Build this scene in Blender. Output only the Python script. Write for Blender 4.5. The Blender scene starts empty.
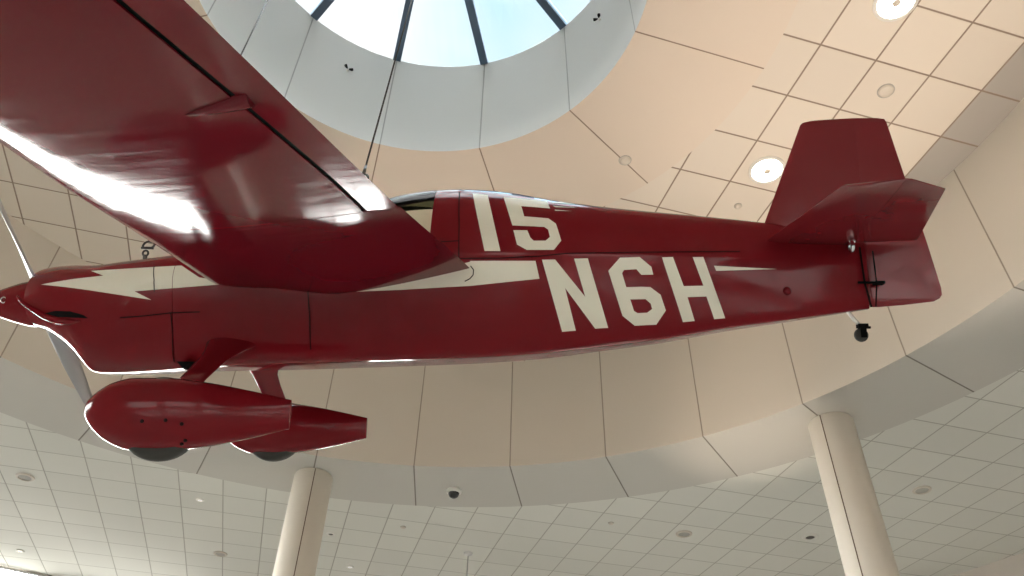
import bpy, bmesh, math, random
from mathutils import Vector, Matrix
random.seed(4)
C = bpy.context.scene.collection
sc = bpy.context.scene
PI = math.pi

# ------------------------------------------------------------------ helpers
def pchip(xs, ys):
    n = len(xs); h = [xs[i+1]-xs[i] for i in range(n-1)]; dl = [(ys[i+1]-ys[i])/h[i] for i in range(n-1)]
    m = [0]*n; m[0] = dl[0]; m[-1] = dl[-1]
    for i in range(1, n-1):
        if dl[i-1]*dl[i] > 0:
            w1 = 2*h[i]+h[i-1]; w2 = h[i]+2*h[i-1]; m[i] = (w1+w2)/(w1/dl[i-1]+w2/dl[i])
    def f(x):
        if x <= xs[0]: return ys[0]
        if x >= xs[-1]: return ys[-1]
        i = 0
        while x > xs[i+1]: i += 1
        t = (x-xs[i])/h[i]; t2 = t*t; t3 = t2*t
        return (2*t3-3*t2+1)*ys[i]+(t3-2*t2+t)*h[i]*m[i]+(-2*t3+3*t2)*ys[i+1]+(t3-t2)*h[i]*m[i+1]
    return f
def ltable(*p):
    def f(x):
        for (a, va), (b2, vb) in zip(p, p[1:]):
            if x <= b2: return va+(vb-va)*max(0, (x-a)/(b2-a))
        return p[-1][1]
    return f
def table(*p): return pchip([a for a, _ in p], [b for _, b in p])

def obj(name, bm, mats, parent=None, smooth=True, sharp=None, loc=(0, 0, 0), rot=(0, 0, 0), normals=True):
    if normals: bmesh.ops.recalc_face_normals(bm, faces=bm.faces)
    me = bpy.data.meshes.new(name); bm.to_mesh(me); bm.free()
    if not isinstance(mats, (list, tuple)): mats = [mats]
    for m in mats: me.materials.append(m)
    if smooth:
        for p in me.polygons: p.use_smooth = True
        if sharp: me.set_sharp_from_angle(angle=math.radians(sharp))
    o = bpy.data.objects.new(name, me); C.objects.link(o)
    o.parent = parent; o.location = loc; o.rotation_euler = rot
    return o
def empty(name, loc=(0, 0, 0), rot=(0, 0, 0), parent=None):
    o = bpy.data.objects.new(name, None); C.objects.link(o); o.location = loc; o.rotation_euler = rot; o.parent = parent
    o.empty_display_size = .2
    return o
def tag(o, label=None, cat=None, group=None, kind=None):
    if label: o['label'] = label
    if cat: o['category'] = cat
    if group: o['group'] = group
    if kind: o['kind'] = kind
    return o

def loft(bm, rings, closed=True, cap0=True, cap1=True):
    vs = [[bm.verts.new(p) for p in r] for r in rings]
    n = len(vs[0])
    for a, b in zip(vs, vs[1:]):
        for i in range(n if closed else n-1):
            j = (i+1) % n
            try: bm.faces.new((a[i], a[j], b[j], b[i]))
            except ValueError: pass
    if cap0: bm.faces.new(vs[0][::-1])
    if cap1: bm.faces.new(vs[-1])
    return vs
def lathe(bm, prof, axis='Z', n=40, center=(0, 0, 0)):
    rings = []
    for r, h in prof:
        ring = []
        for k in range(n):
            a = 2*PI*k/n
            c, s = r*math.cos(a), r*math.sin(a)
            p = {'Z': (c, s, h), 'X': (h, c, s), 'Y': (c, h, s)}[axis]
            ring.append((p[0]+center[0], p[1]+center[1], p[2]+center[2]))
        rings.append(ring)
    loft(bm, rings, cap0=prof[0][0] > 1e-6, cap1=prof[-1][0] > 1e-6)
    bmesh.ops.remove_doubles(bm, verts=bm.verts, dist=1e-6)
def tube(bm, pts, r, n=10):
    pts = [Vector(p) for p in pts]; rr = r if isinstance(r, (list, tuple)) else [r]*len(pts)
    rings = []; up = None
    for i, p in enumerate(pts):
        t = (pts[min(i+1, len(pts)-1)]-pts[max(i-1, 0)]).normalized()
        if up is None: up = Vector((0, 0, 1)) if abs(t.z) < .9 else Vector((1, 0, 0))
        a = t.cross(up).normalized(); b2 = a.cross(t).normalized(); up = b2
        rings.append([p+rr[i]*(a*math.cos(2*PI*k/n)+b2*math.sin(2*PI*k/n)) for k in range(n)])
    loft(bm, rings)
def box(bm, c, s, M=None):
    r = bmesh.ops.create_cube(bm, size=1)
    for v in r['verts']:
        v.co = Vector((v.co.x*s[0], v.co.y*s[1], v.co.z*s[2]))
        if M: v.co = M @ v.co
        v.co += Vector(c)
def torus(bm, c, R, r, axis='Y', n=32, m=10):
    rings = []
    for i in range(n+1):
        a = 2*PI*i/n; ring = []
        for j in range(m):
            b2 = 2*PI*j/m; q = R+r*math.cos(b2); h = r*math.sin(b2)
            p = {'Z': (q*math.cos(a), q*math.sin(a), h), 'Y': (q*math.cos(a), h, q*math.sin(a)), 'X': (h, q*math.cos(a), q*math.sin(a))}[axis]
            ring.append((p[0]+c[0], p[1]+c[1], p[2]+c[2]))
        rings.append(ring)
    loft(bm, rings, cap0=False, cap1=False)
    bmesh.ops.remove_doubles(bm, verts=bm.verts, dist=1e-6)

# ------------------------------------------------------------------ materials
def newmat(name):
    m = bpy.data.materials.new(name); m.use_nodes = True
    nt = m.node_tree; b = nt.nodes['Principled BSDF']
    return m, nt, b
def setp(b, **k):
    for n, v in k.items():
        n = n.replace('_', ' ')
        if n in b.inputs: b.inputs[n].default_value = v
def c4(c): return (c[0], c[1], c[2], 1)
def math_node(nt, op, a, b=None, c=None):
    n = nt.nodes.new('ShaderNodeMath'); n.operation = op
    for i, v in enumerate((a, b, c)):
        if v is None: continue
        if isinstance(v, (int, float)): n.inputs[i].default_value = v
        else: nt.links.new(v, n.inputs[i])
    return n.outputs[0]
def noise(nt, vec, scale, detail=3, rough=.55):
    n = nt.nodes.new('ShaderNodeTexNoise'); n.inputs['Scale'].default_value = scale
    n.inputs['Detail'].default_value = detail; n.inputs['Roughness'].default_value = rough
    nt.links.new(vec, n.inputs['Vector']); return n.outputs['Fac']
def mapping(nt, vec, scale):
    n = nt.nodes.new('ShaderNodeMapping'); n.inputs['Scale'].default_value = scale
    nt.links.new(vec, n.inputs['Vector']); return n.outputs['Vector']
def mixc(nt, fac, a, b):
    n = nt.nodes.new('ShaderNodeMix'); n.data_type = 'RGBA'
    if isinstance(fac, (int, float)): n.inputs['Factor'].default_value = fac
    else: nt.links.new(fac, n.inputs['Factor'])
    for k, v in (('A', a), ('B', b)):
        s = [i for i in n.inputs if i.name == k and i.type == 'RGBA'][0]
        if isinstance(v, tuple): s.default_value = c4(v)
        else: nt.links.new(v, s)
    return [o for o in n.outputs if o.type == 'RGBA'][0]
def maprange(nt, v, a, b, c, d):
    n = nt.nodes.new('ShaderNodeMapRange')
    nt.links.new(v, n.inputs['Value'])
    for i, x in enumerate((a, b, c, d)): n.inputs[i+1].default_value = x
    return n.outputs['Result']
def bump(nt, b, h, strength, dist=.01):
    n = nt.nodes.new('ShaderNodeBump'); n.inputs['Strength'].default_value = strength; n.inputs['Distance'].default_value = dist
    nt.links.new(h, n.inputs['Height']); nt.links.new(n.outputs['Normal'], b.inputs['Normal'])

def plain(name, col, rough=.5, metal=0., spec=.5, coat=0., var=.08, scale=6.):
    m, nt, b = newmat(name); setp(b, Roughness=rough, Metallic=metal, Specular_IOR_Level=spec, Coat_Weight=coat, Coat_Roughness=.08)
    tc = nt.nodes.new('ShaderNodeTexCoord').outputs['Object']
    f = noise(nt, tc, scale)
    lo = tuple(x*(1-var) for x in col); hi = tuple(min(1, x*(1+var)) for x in col)
    nt.links.new(mixc(nt, f, lo, hi), b.inputs['Base Color'])
    return m

def paint(name, col, rough, rscale, rvar, bstr, coat=.0, spec=.5, crough=.06, cior=1.25, cvar=.14):
    m, nt, b = newmat(name); setp(b, Specular_IOR_Level=spec, Coat_Weight=coat, Coat_Roughness=crough, Coat_IOR=cior)
    tc = nt.nodes.new('ShaderNodeTexCoord').outputs['Object']
    mv = mapping(nt, tc, rscale)
    f = noise(nt, mv, 3.0, 5)
    nt.links.new(mixc(nt, f, tuple(x*(1-cvar) for x in col), tuple(x*(1+cvar) for x in col)), b.inputs['Base Color'])
    nt.links.new(maprange(nt, f, .3, .7, rough-rvar, rough+rvar), b.inputs['Roughness'])
    nt.links.new(maprange(nt, f, .35, .65, crough*.65, crough*1.35), b.inputs['Coat Roughness'])
    if bstr > 0: bump(nt, b, noise(nt, mv, 1.6, 2), bstr, .02)
    return m
RED = (.165, .0075, .0120)
M_red = paint('red_dope', RED, .42, (1.2, 1.2, 2.6), .07, .08, coat=1., spec=.0, crough=.11)
M_redwing = paint('red_wing_fabric', (.145, .0075, .0150), .40, (.9, 9, 1), .08, .0, coat=.9, spec=.0, crough=.10, cior=1.39, cvar=.02)
M_redtail = paint('red_tail_fabric', (.185, .016, .021), .45, (2, 2, 2), .05, .05, coat=1., spec=.0, crough=.18, cior=1.35, cvar=.04)
M_redcowl = paint('red_cowl_paint', RED, .40, (1, 1, 1), .05, .03, coat=1., spec=.0, crough=.10, cior=1.27)
M_cream = plain('cream_paint', (.74, .70, .58), .38, var=.06)
M_seam = plain('seam_dark', (.012, .004, .004), .8, spec=.08)
M_joint = plain('joint_brown', (.13, .09, .06), .8)
M_black = plain('matte_black', (.006, .006, .006), .9, spec=.05)
M_rubber = plain('tyre_rubber', (.035, .034, .028), .7)
M_chrome = plain('chrome', (.75, .76, .78), .12, metal=1.)
M_prop = plain('polished_aluminium', (.42, .43, .45), .28, metal=1.)
M_steel = plain('cable_steel', (.06, .055, .05), .4, metal=.6)
M_silver = plain('silver_strut', (.72, .72, .7), .3, metal=.3)
M_canopy = plain('smoked_canopy', (.060, .028, .055), .60, spec=.03)
M_cockpitdark = plain('cockpit_dark', (.03, .032, .022), .8)
M_liner = plain('cockpit_tan', (.60, .52, .37), .5)
M_white = plain('white_plastic', (.72, .71, .66), .4)
M_trim = plain('fixture_trim', (.60, .55, .47), .45)
M_grille = plain('speaker_grille', (.40, .39, .35), .7)
M_hole = plain('fixture_recess', (.10, .095, .085), .6)
M_darkglass = plain('dome_glass', (.012, .012, .013), .08)
M_mull = plain('mullion_slate', (.055, .10, .155), .35, metal=.2)
M_winframe = plain('window_aluminium', (.55, .55, .54), .4, metal=.2)
M_column = plain('column_plaster', (.66, .61, .53), .55, var=.02)

def tint_glass(name, tint, ior=1.45):
    m, nt, b = newmat(name); nt.nodes.remove(b)
    out = nt.nodes['Material Output']
    tr = nt.nodes.new('ShaderNodeBsdfTransparent'); tr.inputs['Color'].default_value = c4(tint)
    g = nt.nodes.new('ShaderNodeBsdfGlossy'); g.inputs['Roughness'].default_value = .03
    fr = nt.nodes.new('ShaderNodeFresnel'); fr.inputs['IOR'].default_value = ior
    mx = nt.nodes.new('ShaderNodeMixShader')
    nt.links.new(fr.outputs[0], mx.inputs[0]); nt.links.new(tr.outputs[0], mx.inputs[1]); nt.links.new(g.outputs[0], mx.inputs[2])
    nt.links.new(mx.outputs[0], out.inputs[0])
    return m
M_glass = tint_glass('window_glass', (.97, .985, .98))
M_shield = tint_glass('canopy_glass', (.33, .35, .27), 1.12)

def tile_mat(name, col, line, s, od, on, w, shade_border=None):
    """square lay-in tiles: joints on a grid in the object's own axes"""
    m, nt, b = newmat(name); setp(b, Roughness=.85, Specular_IOR_Level=.15)
    tc = nt.nodes.new('ShaderNodeTexCoord').outputs['Object']
    sp = nt.nodes.new('ShaderNodeSeparateXYZ'); nt.links.new(tc, sp.inputs[0])
    masks = []; cells = []
    for ch, o in ((0, od), (1, on)):
        a = math_node(nt, 'DIVIDE', math_node(nt, 'SUBTRACT', sp.outputs[ch], o), s)
        rn = math_node(nt, 'ROUND', a)
        dd = math_node(nt, 'MULTIPLY', math_node(nt, 'ABSOLUTE', math_node(nt, 'SUBTRACT', a, rn)), s)
        masks.append(maprange(nt, dd, w*.35, w*.75, 1, 0)); cells.append(math_node(nt, 'FLOOR', a))
    mk = math_node(nt, 'MAXIMUM', *masks)
    cb = nt.nodes.new('ShaderNodeCombineXYZ'); nt.links.new(cells[0], cb.inputs[0]); nt.links.new(cells[1], cb.inputs[1])
    wn = nt.nodes.new('ShaderNodeTexWhiteNoise'); nt.links.new(cb.outputs[0], wn.inputs['Vector'])
    base = mixc(nt, wn.outputs['Value'], tuple(x*.965 for x in col), tuple(x*1.025 for x in col))
    if shade_border:
        bx, bc = shade_border
        base = mixc(nt, math_node(nt, 'GREATER_THAN', sp.outputs[0], bx), base, bc)  # unlit outer strip: shade painted into the tile colour
    nt.links.new(mixc(nt, mk, base, line), b.inputs['Base Color'])
    bump(nt, b, math_node(nt, 'SUBTRACT', 1., mk), .4, .01)
    return m
def seam_mat(name, col, line, step, off, w):
    """smooth panels with radial / vertical joints around the object's z axis"""
    m, nt, b = newmat(name); setp(b, Roughness=.8, Specular_IOR_Level=.2)
    tc = nt.nodes.new('ShaderNodeTexCoord').outputs['Object']
    sp = nt.nodes.new('ShaderNodeSeparateXYZ'); nt.links.new(tc, sp.inputs[0])
    ang = math_node(nt, 'ARCTAN2', sp.outputs[1], sp.outputs[0])
    a = math_node(nt, 'DIVIDE', math_node(nt, 'SUBTRACT', ang, math.radians(off)), math.radians(step))
    f = math_node(nt, 'ABSOLUTE', math_node(nt, 'SUBTRACT', a, math_node(nt, 'ROUND', a)))
    r = math_node(nt, 'SQRT', math_node(nt, 'ADD', math_node(nt, 'POWER', sp.outputs[0], 2.), math_node(nt, 'POWER', sp.outputs[1], 2.)))
    dd = math_node(nt, 'MULTIPLY', math_node(nt, 'MULTIPLY', f, math.radians(step)), r)
    mk = maprange(nt, dd, w*.3, w*.8, 1, 0)
    n = noise(nt, tc, .7, 2)
    base = mixc(nt, n, tuple(x*.98 for x in col), tuple(x*1.02 for x in col))
    nt.links.new(mixc(nt, mk, base, line), b.inputs['Base Color'])
    bump(nt, b, math_node(nt, 'SUBTRACT', 1., mk), .4, .01)
    return m

def emit(name, col, s):
    m, nt, b = newmat(name); setp(b, Base_Color=c4(col), Emission_Color=c4(col), Emission_Strength=s); return m
M_lamp = emit('lamp_lit', (1, .96, .9), 9.)
M_lampdim = emit('lamp_dim', (1, .97, .9), .35)

# ------------------------------------------------------------------ camera
EYE = Vector((0, 0, 1.6)); PITCH, ROLL = .70420, .02858
fw = Vector((0, math.cos(PITCH), math.sin(PITCH))); up0 = Vector((0, -math.sin(PITCH), math.cos(PITCH))); rt0 = Vector((1, 0, 0))
rt = rt0*math.cos(ROLL)+up0*math.sin(ROLL); up = -rt0*math.sin(ROLL)+up0*math.cos(ROLL)
cd = bpy.data.cameras.new('camera'); cam = bpy.data.objects.new('camera', cd); C.objects.link(cam)
Mx = Matrix.Identity(4)
for i in range(3):
    Mx[i][0] = rt[i]; Mx[i][1] = up[i]; Mx[i][2] = -fw[i]; Mx[i][3] = EYE[i]
cam.matrix_world = Mx
cd.sensor_width = 36; cd.lens = 36*788.74/1024; cd.clip_start = .05; cd.clip_end = 200
sc.camera = cam

# ------------------------------------------------------------------ the rotunda
CX, CY = -.917, 3.529
ZU, ZL, ZSK = 8.30, 6.609, 9.834
R_OC, R_SK, R_RING, R_WALL, R_SOF = 2.089, 2.049, 3.452, 6.118, 7.350
TH = .25786
def polar(r, deg, z): return Vector((CX+r*math.cos(math.radians(deg)), CY+r*math.sin(math.radians(deg)), z))
def annulus(r0, r1, z0, z1, n=192):
    bm = bmesh.new()
    rings = [[((r0+(r1-r0)*t)*math.cos(2*PI*k/n), (r0+(r1-r0)*t)*math.sin(2*PI*k/n), z0+(z1-z0)*t) for k in range(n)] for t in (0, .5, 1)]
    loft(bm, rings, cap0=False, cap1=False); return bm
def struct(o, label, cat): return tag(o, label, cat, kind='structure')

TS = .601
m_up = tile_mat('upper_tiles', (.70, .64, .555), (.28, .22, .17), TS*1.006, .482*6.7, .0395*6.7, .016, shade_border=(.8442*6.7, (.40, .375, .34)))
m_lo = tile_mat('lower_tiles', (.69, .69, .635), (.41, .40, .35), TS, .0841*6.7, .3521*6.7, .014)
m_ring = seam_mat('upper_ring_plaster', (.70, .615, .52), (.28, .21, .16), 30, 75.6, .012)
m_drum = seam_mat('drum_plaster', (.77, .805, .80), (.46, .48, .485), 30, 75.6, .012)
m_wall = seam_mat('rotunda_panels', (.68, .625, .545), (.36, .31, .25), 12.1, 68.9, .014)
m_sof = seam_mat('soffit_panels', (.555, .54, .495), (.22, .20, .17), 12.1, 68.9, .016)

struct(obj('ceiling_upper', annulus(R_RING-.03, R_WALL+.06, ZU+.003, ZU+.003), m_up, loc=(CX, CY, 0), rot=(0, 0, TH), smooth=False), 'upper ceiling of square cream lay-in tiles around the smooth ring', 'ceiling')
struct(obj('trim_1', annulus(R_OC, R_RING, ZU, ZU), m_ring, loc=(CX, CY, 0), smooth=False), 'smooth beige plaster ring around the round skylight drum', 'ceiling')
struct(obj('wall_drum', annulus(R_OC, R_SK, ZU, ZSK), m_drum, loc=(CX, CY, 0)), 'pale grey vertical drum wall below the round skylight', 'wall')
struct(obj('wall_rotunda', annulus(R_WALL, R_WALL, ZL, ZU+.003), m_wall, loc=(CX, CY, 0)), 'curved cream panelled band of wall between upper and lower ceilings', 'wall')
struct(obj('trim_2', annulus(R_WALL, R_SOF, ZL, ZL), m_sof, loc=(CX, CY, 0), smooth=False), 'smooth grey plaster soffit ring below the curved cream wall', 'ceiling')

# outer wall line
rout = table((-180, 12.6), (0, 12.4), (42.94, 12.36), (48.17, 12.62), (60, 12.9), (90, 13.05), (124, 12.80), (127.5, 12.89), (140, 12.9), (180, 12.6))
NW = 180
ow = [(rout(-180+360*k/NW), math.radians(-180+360*k/NW)) for k in range(NW)]
bm = bmesh.new()
ca, sa = math.cos(TH), math.sin(TH)
def rotm(x, y): return (x*ca+y*sa, -x*sa+y*ca)
inner = [(*rotm((R_SOF-.06)*math.cos(a), (R_SOF-.06)*math.sin(a)), ZL+.004) for _, a in ow]
outer = [(*rotm(r*math.cos(a), r*math.sin(a)), ZL+.004) for r, a in ow]
loft(bm, [inner, outer], cap0=False, cap1=False)
struct(obj('ceiling_lower', bm, m_lo, loc=(CX, CY, 0), rot=(0, 0, TH), smooth=False), 'lower ceiling of square grey-green lay-in tiles beyond the columns', 'ceiling')
bm = bmesh.new(); bm.faces.new([bm.verts.new((CX+r*math.cos(a), CY+r*math.sin(a), 0)) for r, a in ow])
m_floor = plain('terrazzo', (.43, .43, .42), .35, var=.1, scale=3)
struct(obj('floor', bm, m_floor, smooth=False), 'pale terrazzo floor of the hall', 'floor')

# outer wall: clerestory on the daylight side, low windows added as fill, solid elsewhere
m_outer = plain('outer_wall_paint', (.60, .545, .49), .7, var=.03, scale=1)
def ang_of(k): return -180+360*k/NW
WINS = [(112+12*k, 124+12*k, 4.75, 6.57) for k in range(6)]+[(94, 100, 5.0, 6.57), (52, 62, .9, 2.7), (66, 76, .9, 2.7)]+[(-130+14*k, -120+14*k, .5, 2.4) for k in range(6)]   # degrees
def in_win(d):
    for i, (a, b2, _, _) in enumerate(WINS):
        for s in (0, -360):
            if a+s <= d < b2+s: return i
    return None
bm = bmesh.new()
def op(k):
    r, a = ow[k % NW]; return CX+r*math.cos(a), CY+r*math.sin(a)
for k in range(NW):
    (x0, y0), (x1, y1) = op(k), op(k+1); d = ang_of(k)
    wi = in_win(d+.5)
    for za, zb in (((0, ZL+.01),) if wi is None else ((0, WINS[wi][2]), (WINS[wi][3], ZL+.01))):
        f = [bm.verts.new(p) for p in ((x0, y0, za), (x1, y1, za), (x1, y1, zb), (x0, y0, zb))]
        bm.faces.new(f)
bmesh.ops.remove_doubles(bm, verts=bm.verts, dist=1e-4)
struct(obj('wall_outer', bm, m_outer, smooth=False), 'far outer wall of the hall with a clerestory of window openings', 'wall')
for i, (a, b2, Z0, Z1) in enumerate(WINS):
    def wp(d, z):
        d = (d+180) % 360-180; r = rout(d); return Vector((CX+r*math.cos(math.radians(d)), CY+r*math.sin(math.radians(d)), z))
    root = struct(empty('window_%d' % (i+2), wp((a+b2)/2, Z0)), 'clerestory daylight window high in the outer wall' if Z0 > 4 else 'unseen low window added to light the hall', 'window')
    base = wp((a+b2)/2, Z0)
    bm = bmesh.new()
    for d in (a, (a+b2)/2, b2): tube(bm, [wp(d, Z0)-base, wp(d, Z1)-base], .035, 4)
    for z in (Z0, Z1): tube(bm, [wp(a, z)-base, wp((a+b2)/2, z)-base, wp(b2, z)-base], .02, 4)
    obj('window_frame', bm, M_winframe, root, smooth=False)
    bm = bmesh.new()
    pts = [a, (a+b2)/2, b2]
    for p, q in zip(pts, pts[1:]):
        bm.faces.new([bm.verts.new(v) for v in (wp(p, Z0)-base, wp(q, Z0)-base, wp(q, Z1)-base, wp(p, Z1)-base)])
    obj('window_pane', bm, M_glass, root, smooth=False)

# skylight: twelve mullions rising to a hub, glass between
sky = struct(empty('window_1', (CX, CY, ZSK)), 'round skylight with dark slate mullions at the top of the drum', 'skylight')
APEX = .55
for k in range(12):
    a = math.radians(75.6+30*k)
    bm = bmesh.new()
    p0 = Vector((R_SK*math.cos(a), R_SK*math.sin(a), .02)); p1 = Vector((.1*math.cos(a), .1*math.sin(a), APEX))
    t = (p1-p0).normalized(); sd = Vector((-math.sin(a), math.cos(a), 0)); nn = t.cross(sd).normalized()
    rings = [[p+sd*.036-nn*.07, p+sd*.046-nn*.02, p+sd*.046+nn*.07, p-sd*.046+nn*.07, p-sd*.046-nn*.02, p-sd*.036-nn*.07] for p in (p0, p1)]
    loft(bm, rings)
    obj('mullion', bm, M_mull, sky, smooth=False)
bm = bmesh.new(); lathe(bm, [(0, APEX-.08), (.22, APEX-.08), (.22, APEX+.08), (0, APEX+.08)], n=24)
obj('hub', bm, M_mull, sky, smooth=True, sharp=40)
for k in range(12):
    bm = bmesh.new(); a0 = math.radians(75.6+30*k); v = [(0, 0, APEX)]
    v += [(R_SK*math.cos(a0+math.radians(30)*j/6), R_SK*math.sin(a0+math.radians(30)*j/6), 0) for j in range(7)]
    v = [bm.verts.new(p) for p in v]
    for j in range(1, 7): bm.faces.new((v[0], v[j], v[j+1]))
    obj('pane', bm, M_glass, sky, smooth=False)

# columns
for k in range(6):
    deg = 44.4+60.6*k if k < 2 else 45+60*k
    p = polar(6.72, deg, 0)
    root = struct(empty('column', p, (0, 0, math.radians(deg))), None, 'column')
    bm = bmesh.new(); lathe(bm, [(.262, 0), (.262, ZL-.03), (.255, ZL-.012), (.245, ZL)], n=48)
    obj('shaft', bm, M_column, root, smooth=True, sharp=40)
    bm = bmesh.new(); box(bm, (-.2625, 0, ZL/2), (.004, .012, ZL-.03)); obj('panel_joint', bm, M_joint, root, smooth=False)
    root['label'] = {0: 'round cream column rising to the soffit below the tailplane', 1: 'round cream column under the wheel pants at left of centre'}.get(k, 'round cream column behind the viewpoint holding up the soffit')
    if k > 1: root['group'] = 'columns around the rotunda'

# ------------------------------------------------------------------ the aeroplane
D = Vector((.998, -.05712, -.01112)).normalized()      # towards the tail
B = Vector((.05538, .88149, .46891)); B = (B-D*B.dot(D)).normalized()    # towards the right wing tip
V = D.cross(B)
ORG = Vector((0, 3.3534, 4.4489))
plane = empty('racing_airplane')
Mp = Matrix.Identity(4)
for i in range(3): Mp[i][0] = D[i]; Mp[i][1] = B[i]; Mp[i][2] = V[i]; Mp[i][3] = ORG[i]
plane.matrix_world = Mp
tag(plane, 'dark red low-wing racing airplane hung banked from the ceiling, marked 15 N6H', 'airplane')

ZT = table((-2.74,.075),(-2.645,.113),(-2.5,.122),(-2.356,.118),(-2.15,.142),(-1.9,.175),(-1.4,.27),(-.95,.41),(-.75,.503),(-.6,.546),(-.46,.568),(-.3,.574),(-.13,.566),(.27,.500),(.5,.468),(.72,.444),(1.05,.412),(1.41,.372),(1.93,.30))
ZS = table((-2.74,-.085),(-2.3,-.08),(-1.8,-.02),(-1.2,.06),(-.4,.1),(.3,.12),(1.2,.13),(1.93,.1))
ZB = table((-2.74,-.215),(-2.62,-.255),(-2.49,-.335),(-2.42,-.395),(-2.355,-.458),(-2.31,-.490),(-2.22,-.495),(-1.91,-.483),(-1.735,-.468),(-1.35,-.455),(-.82,-.435),(-.19,-.41),(.155,-.385),(.49,-.343),(.83,-.297),(1.18,-.233),(1.59,-.171),(1.93,-.118))
HW = table((-2.74,.15),(-2.5,.25),(-2.3,.29),(-2.0,.30),(-1.5,.305),(-1,.305),(-.5,.30),(0,.275),(.5,.22),(1.0,.155),(1.5,.09),(1.93,.035))
HB = table((-2.74,.145),(-2.4,.17),(-2,.2),(-1,.22),(0,.19),(.5,.15),(1.16,.1),(1.57,.07),(1.93,.025))
NL = table((-2.74,2.1),(-2.3,2.8),(-1.7,5),(-1,8),(1.93,8))
NU = table((-2.74,2.0),(-2.3,2.2),(-1.0,2.0),(-.4,1.8),(.4,1.8),(1.93,1.8))
def half(X, Z):
    zt, zs, zb, w, wb = ZT(X), ZS(X), ZB(X), HW(X), HB(X)
    if Z >= zs:
        u = min(1, (Z-zs)/(zt-zs)); return w*max(0, 1-u**NU(X))**(1/NU(X))
    u = min(1, (zs-Z)/(zs-zb)); return w*max(0, 1-u**NL(X))**(1/NL(X))*(1-(1-wb/w)*u)
def section(X, n=20):
    zt, zs, zb, w, wb, nl, nu = ZT(X), ZS(X), ZB(X), HW(X), HB(X), NL(X), NU(X)
    h = []
    for i in range(n+1):
        t = PI/2*i/n
        h.append((w*math.sin(t)**(2/nu), zs+(zt-zs)*math.cos(t)**(2/nu)))
    for i in range(1, n+1):
        t = PI/2*(1-i/n)
        u = math.cos(t)**(2/nl); h.append((w*math.sin(t)**(2/nl)*(1-(1-wb/w)*u), zs-(zs-zb)*u))
    ring = [(X, -y, z) for y, z in h]+[(X, y, z) for y, z in h[-2:0:-1]]
    return ring
def frange(a, b, n): return [a+(b-a)*i/n for i in range(n+1)]

# fuselage and windshield from one set of sections
XW0, XW1, ZWIN = -1.0, -.425, .20
xs = frange(-1.79, XW0, 18)+frange(XW0, XW1, 14)[1:]+frange(XW1, 1.935, 56)[1:]
bm = bmesh.new(); loft(bm, [section(x) for x in xs], cap0=True, cap1=True)
glass_faces = [f for f in bm.faces if len(f.verts) == 4 and XW0 < f.calc_center_median().x < XW1 and f.calc_center_median().z > ZWIN and abs(f.calc_center_median().y) > .085]
side_faces = [f for f in glass_faces if f.calc_center_median().z < .375]
bm4 = bmesh.new()
for f in side_faces: bm4.faces.new([bm4.verts.new(v.co) for v in f.verts])
bmesh.ops.remove_doubles(bm4, verts=bm4.verts, dist=1e-5)
bm2 = bmesh.new()
for f in glass_faces:
    if f in side_faces: continue
    bm2.faces.new([bm2.verts.new(v.co) for v in f.verts])
bmesh.ops.remove_doubles(bm2, verts=bm2.verts, dist=1e-5)
crown = [f for f in bm.faces if len(f.verts) == 4 and f not in set(glass_faces) and XW0 < f.calc_center_median().x < .14 and f.calc_center_median().z > .3 and abs(f.calc_center_median().y) < .085]
bm3 = bmesh.new()
for f in crown: bm3.faces.new([bm3.verts.new(v.co) for v in f.verts])
bmesh.ops.remove_doubles(bm3, verts=bm3.verts, dist=1e-5)
bmesh.ops.delete(bm, geom=glass_faces+crown, context='FACES')
fus = obj('fuselage', bm, M_red, plane, sharp=50)
ws = obj('windshield', bm2, M_shield, plane, sharp=50); ws['label'] = 'dark tinted cockpit glass'
cn = obj('canopy', bm3, M_canopy, plane, sharp=50); cn['label'] = 'smoked purple canopy strip along the crown'
obj('cockpit_panel', bm4, M_liner, plane, sharp=50)['label'] = 'tan cockpit side panel below the glass'
bm = bmesh.new()  # dark block added to keep the view through the glass dark
loft(bm, [[(x, .075*math.cos(2*PI*k/20), .42+(.10-.10*(x+.95))*math.sin(2*PI*k/20)*.9) for k in range(20)] for x in (-.93, -.90, -.80, -.65, -.50, -.45)])
obj('dark_block', bm, M_cockpitdark, plane, sharp=60)['label'] = 'dark block added inside the cockpit to darken the glass'
bm = bmesh.new(); loft(bm, [section(x) for x in frange(-2.685, -1.792, 42)], cap0=True, cap1=True)
cowl = obj('cowling', bm, M_redcowl, plane, sharp=50)

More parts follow.
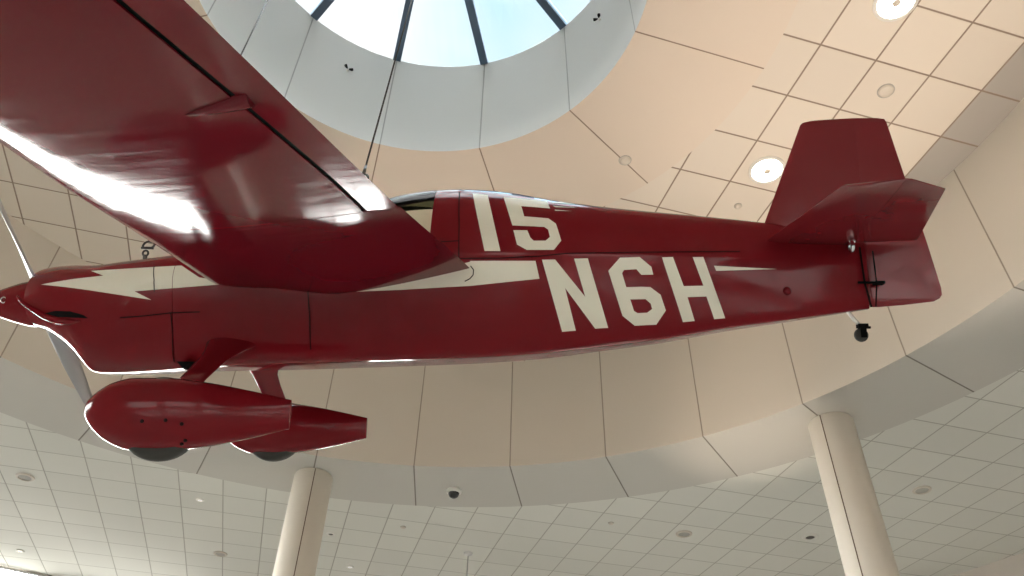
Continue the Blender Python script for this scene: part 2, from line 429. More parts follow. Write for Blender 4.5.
# flat decals laid on the port side of the skin
def decal(polys, mat, name, parent, off=.003, holes=(), label=None):
    bm = bmesh.new()
    for poly in polys:
        vs = [bm.verts.new((x, 0, z)) for x, z in poly]
        es = [bm.edges.new((vs[i], vs[(i+1) % len(vs)])) for i in range(len(vs))]
    for poly in holes:
        vs = [bm.verts.new((x, 0, z)) for x, z in poly]
        for i in range(len(vs)): bm.edges.new((vs[i], vs[(i+1) % len(vs)]))
    bmesh.ops.triangle_fill(bm, use_beauty=True, use_dissolve=False, edges=bm.edges)
    x0 = min(v.co.x for v in bm.verts); x1 = max(v.co.x for v in bm.verts)
    z0 = min(v.co.z for v in bm.verts); z1 = max(v.co.z for v in bm.verts)
    def cut(co, no):
        bmesh.ops.bisect_plane(bm, geom=bm.verts[:]+bm.edges[:]+bm.faces[:], plane_co=co, plane_no=no)
    z = z0+.0123
    while z < z1: cut((0, 0, z), (0, 0, 1)); z += .0123
    x = x0+.041
    while x < x1: cut((x, 0, 0), (1, 0, 0)); x += .041
    for v in bm.verts:
        y = half(v.co.x, min(v.co.z, ZT(v.co.x)-.003))
        y2 = half(v.co.x, min(v.co.z+.004, ZT(v.co.x)-.001)); slope = min(3., max(0., (y-y2)/.004))
        v.co.y = -(y+off*math.sqrt(1+slope*slope)*.8)
    for f in bm.faces: f.normal_update()
    for f in bm.faces:
        if f.normal.y > 0: f.normal_flip()
    o = obj(name, bm, mat, parent, smooth=True, normals=False)
    if label: o['label'] = label
    return o
DEC = {
 'one':[(-0.218,0.510),(-0.134,0.499),(-0.049,0.138),(-0.132,0.137)],
 'five':[(-0.046,0.486),(0.195,0.474),(0.212,0.412),(0.055,0.420),(0.073,0.349),(0.203,0.341),(0.244,0.308),(0.272,0.205),(0.233,0.151),(0.090,0.147),(0.038,0.176),(0.017,0.260),(0.091,0.261),(0.108,0.218),(0.126,0.200),(0.189,0.202),(0.212,0.225),(0.202,0.269),(0.181,0.285),(0.011,0.289)],
 'N':[(0.170,0.096),(0.239,0.099),(0.398,-0.092),(0.340,0.106),(0.412,0.110),(0.519,-0.251),(0.450,-0.256),(0.292,-0.049),(0.348,-0.269),(0.276,-0.276)],
 '6o':[(0.521,0.047),(0.583,0.118),(0.689,0.125),(0.709,0.109),(0.751,0.075),(0.761,0.034),(0.697,0.031),(0.671,0.060),(0.605,0.054),(0.594,0.037),(0.616,-0.036),(0.692,-0.032),(0.744,-0.032),(0.799,-0.072),(0.826,-0.154),(0.775,-0.229),(0.660,-0.237),(0.595,-0.187)],
 '6i':[(0.637,-0.100),(0.656,-0.160),(0.675,-0.171),(0.726,-0.168),(0.753,-0.148),(0.745,-0.119),(0.718,-0.097)],
 'H':[(0.809,0.127),(0.868,0.131),(0.924,-0.023),(1.030,-0.018),(0.975,0.134),(1.033,0.137),(1.144,-0.188),(1.085,-0.194),(1.045,-0.075),(0.943,-0.081),(0.980,-0.206),(0.917,-0.213)],
 'tailstripe':[(1.090,0.091),(1.437,0.083),(1.101,0.064)],
 'stripe_mid':[(-0.208,0.083),(0.136,0.089),(0.157,-0.004),(-0.208,-0.047),(-0.286,-0.052),(-0.575,-0.071),(-0.829,-0.082),(-0.829,-0.075),(-0.576,-0.034),(-0.355,0.042),(-0.208,0.078)],
 'arrow':[(-2.562,-0.031),(-2.184,0.006),(-2.276,0.040),(-1.756,0.059),(-1.647,-0.009),(-1.464,-0.040),(-1.995,-0.083),(-1.905,-0.127)],
 's1':[(0.214,0.461),(0.273,0.478),(0.358,0.462)],
 's2':[(0.226,0.436),(0.361,0.429),(0.241,0.425)],
 's3':[(0.237,0.405),(0.332,0.400),(0.241,0.397)],
}
decal([DEC['one'], DEC['five']], M_cream, 'race_number', fus, label='cream race number 15')
decal([DEC['N'], DEC['6o'], DEC['H']], M_cream, 'registration', fus, holes=[DEC['6i']], label='cream registration N6H')
for k_, nm_ in (('stripe_mid', 'side_stripe'), ('tailstripe', 'tail_stripe'), ('s1', 'scallop'), ('s2', 'scallop'), ('s3', 'scallop')): decal([DEC[k_]], M_cream, nm_, fus, off=.002, label='cream side stripe' if k_ == 'stripe_mid' else None)
def split(poly, xc, keep_less):
    out = []
    for (a, b2) in zip(poly, poly[1:]+poly[:1]):
        ia, ib = (a[0] <= xc) == keep_less, (b2[0] <= xc) == keep_less
        if ia: out.append(a)
        if ia != ib:
            t = (xc-a[0])/(b2[0]-a[0]); out.append((xc, a[1]+t*(b2[1]-a[1])))
    return out
decal([split(DEC['arrow'], -1.792, True)], M_cream, 'cowl_arrow', cowl, label='cream arrow stripe')
decal([split(DEC['arrow'], -1.79, False)], M_cream, 'arrow_tail', fus, off=.002, label='cream arrow stripe end')
def line_polys(ls, w=.0035):
    out = []
    for l in ls:
        up_, dn = [], []
        for i, p in enumerate(l):
            a = Vector(l[max(i-1, 0)]); b2 = Vector(l[min(i+1, len(l)-1)]); t = (b2-a).normalized(); n = Vector((-t.y, t.x))*w
            up_.append((p[0]+n.x, p[1]+n.y)); dn.append((p[0]-n.x, p[1]-n.y))
        out.append(up_+dn[::-1])
    return out
for ls, par in (([[(-0.293,0.525),(-0.273,0.288),(-0.266,0.098)]], fus), ([[(-0.364,0.186),(-0.269,0.193)]], fus), ([[(-0.266,0.095),(-0.051,0.099),(0.159,0.114),(0.307,0.134),(0.692,0.152),(0.962,0.163),(1.236,0.175)]], fus), ([[(-1.064,-0.073),(-1.050,-0.229),(-1.046,-0.382)]], fus), ([[(-0.205,0.057),(-0.189,0.036),(-0.191,0.010),(-0.208,-0.010),(-0.235,-0.024)]], fus), ([[(-1.799,-0.194),(-1.790,-0.308),(-1.803,-0.442)]], cowl), ([[(-1.912,0.061),(-1.890,-0.023),(-1.888,-0.086)]], cowl), ([[(-2.077,-0.220),(-1.940,-0.210),(-1.793,-0.194),(-1.641,-0.189)]], cowl)):
    decal(line_polys(ls, .0028), M_seam, 'panel_seam', par, off=.0045)

# air inlet slot with its lip, outlet below
inl = decal([[(-2.545,-.183),(-2.46,-.176),(-2.36,-.184),(-2.28,-.205),(-2.255,-.222),(-2.33,-.218),(-2.45,-.208)]], M_black, 'air_inlet', cowl, off=.004, label='black cooling air slot')
bm = bmesh.new()
lp = [(-2.735,-.08),(-2.70,-.115),(-2.63,-.155),(-2.55,-.198),(-2.46,-.226),(-2.37,-.238),(-2.30,-.236)]
rad = [.006,.010,.014,.018,.020,.016,.004]
tube(bm, [(x, -half(x, z)-.006, z) for x, z in lp], rad, 12); obj('inlet_lip', bm, M_redcowl, cowl)
bm = bmesh.new()
fr_ = [(-1.75, -.25, -.450), (-1.68, -.25, -.450), (-1.715, -.225, -.492)]; bk = [(x, y+.12, z+.01) for x, y, z in fr_]
loft(bm, [fr_, bk]); obj('cooling_outlet', bm, M_black, fus, smooth=False)

# spinner
SPZ = -.093
bm = bmesh.new()
prof = [(0, -3.045), (.022, -3.04), (.045, -3.02), (.066, -2.98), (.085, -2.92), (.105, -2.86), (.122, -2.80), (.134, -2.74), (.139, -2.692), (.0, -2.692)]
lathe(bm, prof, 'X', 48, (0, 0, SPZ)); spin = obj('spinner', bm, M_redcowl, plane, sharp=60)
bm = bmesh.new(); torus(bm, (-2.846, -.108, SPZ), .016, .004, 'Y', 20, 8); obj('spinner_ring', bm, M_chrome, spin)
# propeller (two blades at rest)
prop = empty('propeller', (-2.71, 0, SPZ+.055), parent=plane)
bd = Vector((0, .604, -.559)).normalized()
for sgn in (1, -1):
    dr = bd*sgn; tn = Vector((1, 0, 0)).cross(dr).normalized()
    rings = []
    for i in range(15):
        t = i/14; r = .10+.76*t
        chd = .105*(1-.15*abs(t-.35)-.45*max(0, t-.55)) if t < .97 else .05
        th = .022*(1-.7*t)+.004; tw = math.radians(52-40*t)
        ax = Vector((1, 0, 0))*math.sin(tw)+tn*math.cos(tw); nn = ax.cross(dr).normalized()
        rings.append([dr*r+ax*(chd/2*math.cos(2*PI*k/20))+nn*(th/2*math.sin(2*PI*k/20)) for k in range(20)])
    bm = bmesh.new(); loft(bm, rings); obj('blade', bm, M_prop, prop, sharp=60)

# aerofoil panels -------------------------------------------------------
def foil(n=14):
    """upper TE->LE->lower TE, chord 0..1, thickness 1 (camber added by caller)"""
    pts = []
    for i in range(n+1):
        x = .5*(1+math.cos(PI*i/n)); pts.append((x, 1))
    for i in range(1, n+1):
        x = .5*(1-math.cos(PI*i/n)); pts.append((x, -1))
    return pts
def yt(x): return 5*(.2969*math.sqrt(max(x, 0))-.126*x-.3516*x*x+.2843*x**3-.1036*x**4)
def wing_ring(Y, xl, xt, zl, zt_, t, a=0., b2=1., n=18, lowf=.8):
    """section of the chord fraction a..b2"""
    up_, lo = [], []
    for i in range(n+1):
        f = a+(b2-a)*.5*(1-math.cos(PI*i/n)) if a == 0 else a+(b2-a)*i/n
        c = xt-xl; th = yt(f)*t*c; cam = zl+(zt_-zl)*f
        q = min(1, max(0, (f-.22)/.33)); rb = min(1, max(0, (1.0-abs(Y))/.65)); lf = lowf+.8*q*q*(3-2*q)*rb*rb*(3-2*rb)
        up_.append((xl+f*c, Y, cam+th*1.1)); lo.append((xl+f*c, Y, cam-th*lf))
    return up_[::-1]+lo[1:] if a == 0 else up_[::-1]+lo
LEX = table((0,-1.615),(.3,-1.60),(.6,-1.575),(.93,-1.548),(1.15,-1.535),(1.65,-1.508),(2.1,-1.464),(3.0,-1.36))
TEX = table((0,-.175),(.25,-.205),(1.38,-.396),(2.72,-.58),(3.0,-.62))
HGX = table((0,-.42),(1.45,-.535),(2.28,-.645),(2.75,-.715),(3.0,-.75))
ZLE = table((0,-.015),(3,.0)); ZTE = table((0,.045),(3,.05))
for side in (-1, 1):
    Ys = frange(0, 1.30, 10); Yo = frange(1.305, 3.0, 18)
    bm = bmesh.new()
    loft(bm, [wing_ring(y*side, LEX(y), TEX(y), ZLE(y), ZTE(y), .115) for y in Ys])
    rings = []
    for y in Yo:
        fr0 = (HGX(y)-.011-LEX(y))/(TEX(y)-LEX(y))
        rings.append(wing_ring(y*side, LEX(y), TEX(y), ZLE(y), ZTE(y), .115, 0, fr0))
    loft(bm, rings)
    # rounded tip
    y = 3.0; fr0 = (HGX(y)-.011-LEX(y))/(TEX(y)-LEX(y))
    loft(bm, [[(p[0]*(1-s2)+(-.98)*s2, (3.0+.08*q)*side, p[2]*(1-s2)+.02*s2) for p in wing_ring(3.0*side, LEX(y), TEX(y), ZLE(y), ZTE(y), .115, 0, fr0)] for q, s2 in ((0, 0), (.5, .08), (.85, .3), (1, .7))])
    wg = obj('wing', bm, M_redwing, plane, sharp=60)
    wg['label'] = 'left wing dipping towards the viewer' if side < 0 else 'right wing beyond the fuselage'
    bm = bmesh.new(); rings = []
    for y in frange(1.315, 2.98, 14):
        fr1 = (HGX(y)+.008-LEX(y))/(TEX(y)-LEX(y))
        rg = wing_ring(y*side, LEX(y), TEX(y), ZLE(y), ZTE(y), .115, fr1, 1)
        hx, hz = HGX(y), ZTE(y)-.004; an = math.radians(-4*side)
        rg = [(hx+(p[0]-hx)*math.cos(an)+(p[2]-hz)*math.sin(an), p[1], hz-(p[0]-hx)*math.sin(an)+(p[2]-hz)*math.cos(an)) for p in rg]
        rings.append(rg)
    loft(bm, rings); obj('aileron', bm, M_redwing, wg, sharp=50)
    bm = bmesh.new()
    loft(bm, [[(HGX(y)-.018, y*side, .032), (HGX(y)+.013, y*side, .032), (HGX(y)+.013, y*side, .052), (HGX(y)-.018, y*side, .052)] for y in frange(1.31, 2.98, 10)])
    obj('hinge_gap', bm, M_black, wg, smooth=False)
    # aileron hinge fairing: slim blister ahead of the gap
    bm = bmesh.new(); rings = []
    for i in range(13):
        t = i/12; x = -.815+.20*t; y = 2.262+.036*t
        fz = (x-LEX(y))/(TEX(y)-LEX(y)); zb = ZLE(y)+(ZTE(y)-ZLE(y))*fz-yt(fz)*.115*(TEX(y)-LEX(y))*.8
        hgt = .022*math.sin(min(1, t*1.05)*PI/2)**.8+.001; wd = .004+.036*t
        rings.append([(x, side*(y+wd*math.cos(2*PI*k/16)), zb+.012-max(0, math.sin(2*PI*k/16))*(hgt+.012)) for k in range(16)])
    loft(bm, rings); obj('hinge_fairing', bm, M_redwing, wg, sharp=60)

# fin and rudder --------------------------------------------------------
def vfoil(Z, xl, xt, t, n=14):
    pts = []
    for i in range(n+1):
        f = .5*(1+math.cos(PI*i/n)); pts.append((xl+f*(xt-xl), -yt(f)*t/.1*.1, Z))
    for i in range(1, n):
        f = .5*(1-math.cos(PI*i/n)); pts.append((xl+f*(xt-xl), yt(f)*t, Z))
    return pts
bm = bmesh.new()
loft(bm, [vfoil(z, 1.405+(z-.36)*.40, 2.02, .045) for z in frange(.10, .955, 12)]+[vfoil(.972, 1.655, 2.02, .036), vfoil(.982, 1.70, 2.01, .015)])
for v in bm.verts: v.co.z += max(0, (v.co.z-.6)/.38)*(v.co.x-1.66)*.055-.004*(v.co.z > .96)
# only the part ahead of the hinge
bmesh.ops.bisect_plane(bm, geom=bm.verts[:]+bm.edges[:]+bm.faces[:], plane_co=(1.9485, 0, 0), plane_no=(1, 0, 0), clear_outer=True)
bmesh.ops.holes_fill(bm, edges=[e for e in bm.edges if e.is_boundary])
obj('fin', bm, M_redtail, plane, sharp=50)
bm = bmesh.new()
RT = [(-.106,1.99,.012),(-.095,2.12,.018),(-.075,2.285,.020),(-.058,2.318,.020),(-.038,2.332,.020),(0,2.332,.020),(.25,2.283,.018),(.5,2.229,.016),(.75,2.174,.014),(.965,2.128,.013),(.988,2.117,.012),(.994,2.07,.008)]
rings = []
for z, te, t in RT:
    r_ = []
    for i in range(11): x = te-(te-1.95)*i/10; r_.append((x, -(t*.5*(te-x)/(2.33-1.95)+.002), z))
    for i in range(11): x = 1.95+(te-1.95)*i/10; r_.append((x, (t*.5*(te-x)/(2.33-1.95)+.002), z))
    rings.append(r_)
loft(bm, rings); rud = obj('rudder', bm, M_redtail, plane, sharp=50)
bm = bmesh.new(); box(bm, (1.915, -.06, .017), (.09, .012, .012)); box(bm, (1.985, -.045, .017), (.05, .05, .014)); obj('control_horn', bm, M_black, rud, smooth=False)
bm = bmesh.new(); tube(bm, [(1.895, -.058, .215), (1.905, -.06, .02), (1.935, -.045, -.115)], .006, 8); tube(bm, [(1.972, -.034, .2), (1.972, -.05, .017), (1.965, -.03, -.11)], .004, 8); obj('rudder_cable', bm, M_seam, rud)

# tailplanes and elevators ----------------------------------------------
SL = ltable((0,1.36),(.10,1.40),(.945,1.492),(1.028,1.725),(1.03,1.735))
ST = ltable((0,2.21),(.10,2.19),(.90,1.955),(1.028,1.755),(1.03,1.745))
HX = lambda y: 1.862-.13*y
ZST = .25
def stab_ring(Y, a, b2, t, side, n=12):
    up_, lo = [], []
    xl, xt = SL(Y), ST(Y)
    for i in range(n+1):
        f = i/n; x = a+(b2-a)*f; ff = (x-xl)/(xt-xl); th = yt(min(max(ff, 0), 1))*t*(xt-xl)*.62+.0015
        up_.append((x, side*Y, ZST+th)); lo.append((x, side*Y, ZST-th))
    return up_[::-1]+lo
for side in (-1, 1):
    Ys = frange(.0, .90, 9)+[.935, .945, .955, .985, 1.01, 1.028]
    bm = bmesh.new(); loft(bm, [stab_ring(y, SL(y), HX(y)-.001, .07, side) for y in Ys])
    st = obj('tailplane', bm, M_redtail, plane, sharp=50)
    st['label'] = 'left tailplane reaching towards the viewer' if side < 0 else 'right tailplane beyond the fin'
    bm = bmesh.new(); loft(bm, [stab_ring(y, HX(y)+.001, ST(y), .07, side) for y in frange(.075, .893, 9)+[.90, .907, .96, 1.0, 1.028]])
    obj('elevator', bm, M_redtail, st, sharp=50)
# tail lug, fuselage bump
bm = bmesh.new(); torus(bm, (1.835, -.10, .205), .024, .011, 'X', 24, 10); lathe(bm, [(0, -.115), (.020, -.112), (.022, -.09), (.016, -.08), (.016, -.02), (0, -.018)], 'Y', 20, (1.838, 0, .24))
obj('tail_lug', bm, M_chrome, fus, sharp=50)['label'] = 'chrome lug under the tailplane'
bm = bmesh.new(); lathe(bm, [(0, -.105), (.012, -.10), (.022, -.09), (.026, -.07)], 'Y', 16, (1.483, 0, -.035)); obj('cable_exit', bm, M_redcowl, fus)

# tail wheel
tw = empty('tail_wheel', (1.886, 0, -.26), parent=plane)
bm = bmesh.new(); tube(bm, [(-.075, 0, .15), (-.03, 0, .085), (0.0, 0, .052)], [.011, .010, .008], 10); obj('strut', bm, M_silver, tw)
bm = bmesh.new(); box(bm, (.008, .02, .02), (.03, .006, .07)); box(bm, (.008, -.02, .02), (.03, .006, .07)); box(bm, (.01, 0, .05), (.05, .045, .02)); box(bm, (.04, 0, .042), (.025, .012, .012)); obj('fork', bm, M_black, tw, smooth=False)
bm = bmesh.new(); lathe(bm, [(0, -.012), (.02, -.013), (.032, -.011), (.037, -.004), (.037, .004), (.032, .011), (.02, .013), (0, .012)], 'Y', 28, (0, 0, 0)); obj('tyre', bm, M_rubber, tw, sharp=50)

# landing gear ----------------------------------------------------------
PT = table((-1.905,-.738),(-1.897,-.70),(-1.875,-.672),(-1.84,-.645),(-1.77,-.607),(-1.67,-.588),(-1.53,-.588),(-1.36,-.606),(-1.15,-.643),(-.955,-.684))
PB = table((-1.905,-.739),(-1.897,-.77),(-1.875,-.803),(-1.84,-.838),(-1.77,-.885),(-1.67,-.916),(-1.53,-.918),(-1.36,-.902),(-1.15,-.862),(-.955,-.813))
PW = table((-1.905,.002),(-1.897,.03),(-1.875,.05),(-1.84,.072),(-1.77,.098),(-1.67,.115),(-1.53,.12),(-1.36,.108),(-1.15,.066),(-.955,.010))
TRK = .75
for side in (-1, 1):
    # leg
    bm = bmesh.new(); rings = []
    for (x, y, z, chd, th) in ((-1.47,.14,-.31,.34,.12), (-1.475,.22,-.355,.28,.09), (-1.49,.29,-.402,.20,.06), (-1.50,.37,-.452,.155,.042), (-1.502,.46,-.508,.142,.036), (-1.502,.57,-.572,.134,.034), (-1.50,.70,-.655,.134,.034)):
        ring = []
        for k in range(24):
            a = 2*PI*k/24; cx = math.cos(a); ring.append((x+chd/2*cx, side*(y), z+th/2*math.sin(a)*(1-.35*cx)))
        rings.append(ring)
    loft(bm, rings)
    leg = obj('landing_gear_leg', bm, M_redcowl, plane, sharp=60)
    # wheel pant
    bm = bmesh.new(); rings = []
    for x in [-1.905, -1.9025, -1.897, -1.887]+frange(-1.875, -.955, 32):
        zt_, zb, w = PT(x), PB(x), PW(x); zc, h = (zt_+zb)/2, (zt_-zb)/2; e = 2/2.3
        ring = []
        for k in range(32):
            a = 2*PI*k/32; c, s = math.cos(a), math.sin(a)
            ring.append((x, side*TRK+w*math.copysign(abs(c)**e, c), zc+h*math.copysign(abs(s)**e, s)))
        rings.append(ring)
    loft(bm, rings)
    pant = obj('wheel_pant', bm, M_redcowl, plane, sharp=60)
    pant['label'] = 'left wheel fairing nearer the viewer' if side < 0 else 'right wheel fairing half hidden behind the left one'
    for bx, bz in ((-1.575,-.79), (-1.47,-.785), (-1.40,-.80), (-1.41,-.885), (-1.39,-.87)):
        w = PW(bx); zc, h = (PT(bx)+PB(bx))/2, (PT(bx)-PB(bx))/2; yy = w*max(0, 1-abs((bz-zc)/h)**2.3)**(1/2.3)
        bm = bmesh.new(); lathe(bm, [(0, 0), (.008, .0), (.0085, .006), (.006, .009), (0, .009)] if side > 0 else [(0, 0), (.008, 0), (.0085, -.006), (.006, -.009), (0, -.009)], 'Y', 14, (bx, side*(TRK+yy-.003), bz))
        obj('bolt', bm, M_seam, pant)
    wh = empty('wheel', (-1.545, side*TRK, -.774), parent=pant)
    bm = bmesh.new(); lathe(bm, [(.10, -.04), (.13, -.056), (.16, -.056), (.180, -.044), (.189, -.02), (.190, 0), (.189, .02), (.180, .044), (.16, .056), (.13, .056), (.10, .04)], 'Y', 56); obj('tyre', bm, M_rubber, wh, sharp=60)
    bm = bmesh.new(); lathe(bm, [(0, -.042), (.03, -.046), (.05, -.03), (.10, -.036), (.10, .036), (.05, .03), (.03, .046), (0, .042)], 'Y', 32); obj('hub', bm, M_silver, wh, sharp=50)

# lifting eye on the nose and fitting behind the wing (fixed to the airframe)
bm = bmesh.new(); tube(bm, [(-2.12, 0, .13), (-2.12, 0, .195)], .012, 12); torus(bm, (-2.12, 0, .205), .016, .006, 'Y', 20, 8)
obj('lifting_eye', bm, M_steel, plane, sharp=50)
bm = bmesh.new(); tube(bm, [(-.89, 0, .40), (-.885, 0, .60)], .012, 12); torus(bm, (-.884, 0, .615), .018, .007, 'Y', 20, 8)
obj('lifting_eye', bm, M_steel, plane, sharp=50)

# suspension cables (hang from the skylight rim, shackle at the lower end)
def cable(A, T, label, ring):
    A = Mp @ Vector(A); T = Vector(T)
    root = empty('suspension_cable', A); tag(root, label, 'cable', 'steel cables holding up the airplane')
    d = (T-A); dn = d.normalized()
    bm = bmesh.new(); tube(bm, [dn*.16, d*.5, d], .006, 8); obj('wire', bm, M_steel, root)
    bm = bmesh.new()
    # bow shackle
    pts = []
    side = dn.cross(Vector((0, 1, 0))).normalized()
    for k in range(15):
        a = PI*(-.25+1.5*k/14); pts.append(dn*(.055+.035*math.sin(a))+side*(.032*math.cos(a)))
    tube(bm, pts, .0065, 8); tube(bm, [pts[0]+side*.012, pts[-1]-side*.012], .008, 8)
    tube(bm, [dn*.085, dn*.17], [.011, .008], 10)
    obj('shackle', bm, M_steel, root)
cable((-2.12, 0, .215), (-2.20, 3.74, 9.72), 'steel cable hooked to the eye on the cowling top behind the left wing', True)
cable((-.884, 0, .622), (-.83, 3.56, 10.2), 'steel cable with a shackle rising beside the cockpit into the skylight', True)

# ------------------------------------------------------------------ ceiling fixtures
def dn_at(d, n): return Vector((CX+d*ca-n*sa, CY+d*sa+n*ca, 0))
def fixture(kind, d, n, z, label, cat, name, group=None, s=1.):
    p = dn_at(d*6.7, n*6.7); root = empty(name, (p.x, p.y, z)); tag(root, label, cat, group)
    if kind == 'downlight_lit':
        bm = bmesh.new(); lathe(bm, [(.165, .004), (.165, -.012), (.19, -.016), (.20, -.008), (.20, .004)], n=40); obj('trim_ring', bm, M_white, root, sharp=50)
        bm = bmesh.new(); lathe(bm, [(0, -.006), (.165, -.006), (.165, .003), (0, .003)], n=40); obj('lens', bm, M_lamp, root, sharp=50)
        bm = bmesh.new(); lathe(bm, [(0, -.03), (.034, -.028), (.044, -.012), (.044, -.004), (0, -.004)], n=24); obj('lamp_cap', bm, M_trim, root, sharp=50)
    elif kind == 'speaker':
        bm = bmesh.new(); lathe(bm, [(.088*s, .004), (.088*s, -.012), (.10*s, -.018), (.122*s, -.01), (.126*s, .004)], n=36); obj('rim', bm, M_trim, root, sharp=50)
        bm = bmesh.new(); lathe(bm, [(0, -.004), (.06*s, -.006), (.088*s, -.003), (.088*s, .003), (0, .003)], n=36); obj('grille', bm, M_grille, root, sharp=50)
    elif kind == 'recessed':
        bm = bmesh.new(); lathe(bm, [(.055*s, .003), (.055*s, -.012), (.075*s, -.016), (.095*s, -.008), (.10*s, .003)], n=32); obj('trim_ring', bm, M_white, root, sharp=50)
        bm = bmesh.new(); lathe(bm, [(0, -.003), (.055*s, -.004), (.055*s, .003), (0, .003)], n=32); obj('recess', bm, M_hole, root, sharp=50)
    elif kind == 'lamp':
        bm = bmesh.new(); lathe(bm, [(.045*s, .003), (.045*s, -.012), (.062*s, -.014), (.075*s, -.006), (.078*s, .003)], n=28); obj('trim_ring', bm, M_white, root, sharp=50)
        bm = bmesh.new(); lathe(bm, [(0, -.006), (.045*s, -.005), (.045*s, .003), (0, .003)], n=28); obj('lens', bm, M_lampdim, root, sharp=50)
    elif kind == 'cover':
        bm = bmesh.new(); lathe(bm, [(0, -.022), (.05*s, -.02), (.062*s, -.012), (.066*s, -.004), (.066*s, .003)], n=32); obj('cap', bm, M_trim, root, sharp=60)
        bm = bmesh.new(); lathe(bm, [(.066*s, -.003), (.074*s, -.003), (.074*s, .003), (.066*s, .003)], n=32); obj('gasket', bm, M_grille, root, sharp=60)
    elif kind == 'dome':
        bm = bmesh.new(); lathe(bm, [(.0, .003), (.10, .003), (.11, -.01), (.105, -.04), (.085, -.055), (.078, -.05), (.0, -.03)], n=36); obj('housing', bm, M_white, root, sharp=50)
        bm = bmesh.new(); lathe(bm, [(.078, -.045), (.075, -.07), (.06, -.10), (.035, -.118), (0, -.125)], n=32); obj('dome', bm, M_darkglass, root, sharp=60)
    elif kind == 'pendant':
        bm = bmesh.new(); lathe(bm, [(0, .003), (.075, .003), (.07, -.025), (.02, -.05), (0, -.05)], n=28); obj('canopy', bm, M_winframe, root, sharp=50)
        bm = bmesh.new(); tube(bm, [(0, 0, -.04), (0, 0, -1.6)], .011, 10); obj('rod', bm, M_winframe, root)
        bm = bmesh.new(); lathe(bm, [(0, -1.58), (.03, -1.6), (.12, -1.75), (.13, -1.8), (0, -1.8)], n=28); obj('shade', bm, M_winframe, root, sharp=50)
    return root
fixture('downlight_lit', .618, .180, ZU, 'glowing round downlight beside the fin on the upper ceiling', 'ceiling light', 'ceiling_light')
fixture('downlight_lit', .632, -.138, ZU, 'glowing round downlight at the very top edge above the fin', 'ceiling light', 'ceiling_light')
fixture('cover', .708, -.010, ZU, 'round cream fitting in an upper tile above the fin tip', 'ceiling fitting', 'ceiling_fitting', s=1.15)
fixture('cover', .387, .228, ZU, 'round cover plate on the seam of the smooth beige ring', 'cover plate', 'cover_plate', s=.95)
fixture('cover', .612, .267, ZU, 'small flush cover plate on the tile below the glowing downlight', 'cover plate', 'cover_plate', s=.62)
fixture('dome', .285, .974, ZL, 'white security camera with a black dome on the grey soffit', 'security camera', 'dome_camera')
fixture('speaker', -.587, 1.201, ZL, 'round ceiling speaker at far left below the propeller', 'ceiling speaker', 'ceiling_speaker', 'round speakers in the lower ceiling')
fixture('speaker', .835, 1.025, ZL, 'round ceiling speaker left of the column below the tail', 'ceiling speaker', 'ceiling_speaker', 'round speakers in the lower ceiling')
fixture('speaker', 1.197, .671, ZL, 'round ceiling speaker right of the column below the tail', 'ceiling speaker', 'ceiling_speaker', 'round speakers in the lower ceiling')
fixture('speaker', -.19, 1.50, ZL, 'round ceiling speaker near the bottom edge left of the left column', 'ceiling speaker', 'ceiling_speaker', 'round speakers in the lower ceiling', s=.9)
fixture('recessed', 1.112, .949, ZL, 'recessed spotlight with dark centre just left of the right column', 'recessed light', 'recessed_light', s=1.25)
fixture('lamp', -.233, 1.197, ZL, 'small white recessed lamp below the left wheel pant', 'recessed light', 'recessed_light', s=.8)
fixture('lamp', .128, 1.481, ZL, 'small white recessed lamp right of the left column near the bottom edge', 'recessed light', 'recessed_light', s=.9)
fixture('lamp', -.674, 1.647, ZL, 'small bright recessed lamp in the bottom left corner', 'recessed light', 'recessed_light', s=.9)
fixture('recessed', .060, 1.288, ZL, 'small recessed fitting close to the right side of the left column', 'recessed light', 'recessed_light', s=.7)
fixture('cover', .215, 1.195, ZL, 'tiny flush cover plate between the left column and the hanging rod', 'cover plate', 'cover_plate', s=.6)
fixture('cover', .656, 1.023, ZL, 'tiny flush cover plate on the lower tiles left of a round speaker', 'cover plate', 'cover_plate', s=.6)
fixture('pendant', .392, 1.295, ZL, 'thin metal rod pendant hanging from the lower ceiling near bottom centre', 'pendant', 'pendant_lamp')
for deg, zz, lb in ((120.3, 1.6+6.7*1.15, 'small dark spotlight on the drum wall left of the cable'), (30.2, 1.6+6.7*1.148, 'small dark spotlight on the drum wall at its right side')):
    p = polar(2.07, deg, zz); root = empty('drum_spotlight', p, (0, 0, math.radians(deg))); tag(root, lb, 'spotlight'); root.scale = (.75, .75, .75)
    bm = bmesh.new(); box(bm, (-.02, 0, 0), (.04, .035, .035)); obj('bracket', bm, M_white, root, smooth=False)
    for sg in (-1, 1):
        bm = bmesh.new(); tube(bm, [(-.05, sg*.012, 0), (-.07, sg*.045, .012*sg), (-.085, sg*.062, .016*sg)], [.010, .022, .022], 12); obj('lamp_head', bm, M_black, root)

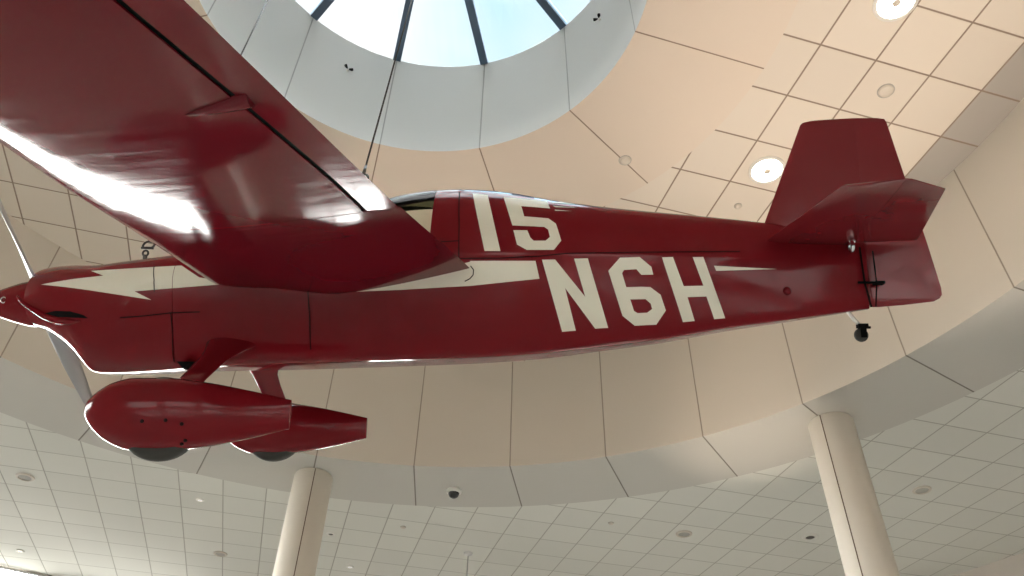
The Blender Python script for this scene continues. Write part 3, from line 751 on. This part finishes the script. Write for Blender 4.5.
# ------------------------------------------------------------------ light
w = bpy.data.worlds.new('sky'); sc.world = w; w.use_nodes = True
nt = w.node_tree; bg = nt.nodes['Background']
tc = nt.nodes.new('ShaderNodeTexCoord').outputs['Generated']
f = noise(nt, tc, 2.2, 4, .5)
skyc = mixc(nt, maprange(nt, f, .40, .60, 0, 1), (.52, .82, 1.0), (1.0, 1.0, 1.0))
sp = nt.nodes.new('ShaderNodeSeparateXYZ'); nt.links.new(tc, sp.inputs[0])
zc = sp.outputs[2]
def ramp(lo, hi, v0, v1): return maprange(nt, zc, lo, hi, v0, v1)
# brightness by elevation: ground, low sky and zenith boosted as fill, visible band calmer
low = math_node(nt, 'MULTIPLY', ramp(-.04, .0, 0, 1), ramp(.50, .79, 15., 0))
high = ramp(.885, .95, 0, 4.2)
tot = math_node(nt, 'ADD', math_node(nt, 'ADD', low, high), ramp(-.04, .0, 2.6, .65))
skyw = mixc(nt, ramp(.60, .80, 0, 1), (1.0, .985, .95), skyc)
gnd = mixc(nt, ramp(-.04, .0, 0, 1), (1.0, .97, .92), skyw)
nt.links.new(gnd, bg.inputs['Color']); nt.links.new(tot, bg.inputs['Strength'])

def spot(name, loc, aim, energy, col, size, blend=.6, rad=.15):
    l = bpy.data.lights.new(name, 'SPOT'); l.energy = energy; l.color = col; l.spot_size = math.radians(size); l.spot_blend = blend; l.shadow_soft_size = rad
    o = bpy.data.objects.new(name, l); C.objects.link(o); o.location = loc
    o.rotation_euler = (Vector(aim)-Vector(loc)).to_track_quat('-Z', 'Y').to_euler(); return o
spot('warm_uplight', (4.1, 3.6, 1.2), (3.6, 4.5, 8.3), 520, (1, .81, .66), 50, blend=.9, rad=.25)
spot('warm_uplight', (2.2, 6.8, .8), (1.0, 4.6, 8.3), 320, (1, .78, .62), 62, rad=.4)

spot('warm_uplight', (-4.4, 5.2, 1.6), (-3.4, 5.4, 8.3), 110, (1, .86, .72), 80, blend=1, rad=.3)  # added fill for the dim left ceiling, no fitting there

spot('warm_uplight', polar(4.0, 62, .8), polar(6.45, 52.5, 6.6), 420, (1, .80, .62), 24, blend=1, rad=.12)

vs = sc.view_settings
vs.view_transform = 'Standard'; vs.look = 'None'; vs.exposure = .85; vs.gamma = 1; vs.use_curve_mapping = False
sc.cycles.use_denoising = True
sc.cycles.max_bounces = 10; sc.cycles.diffuse_bounces = 6; sc.cycles.transparent_max_bounces = 12
sc.cycles.sample_clamp_indirect = 6
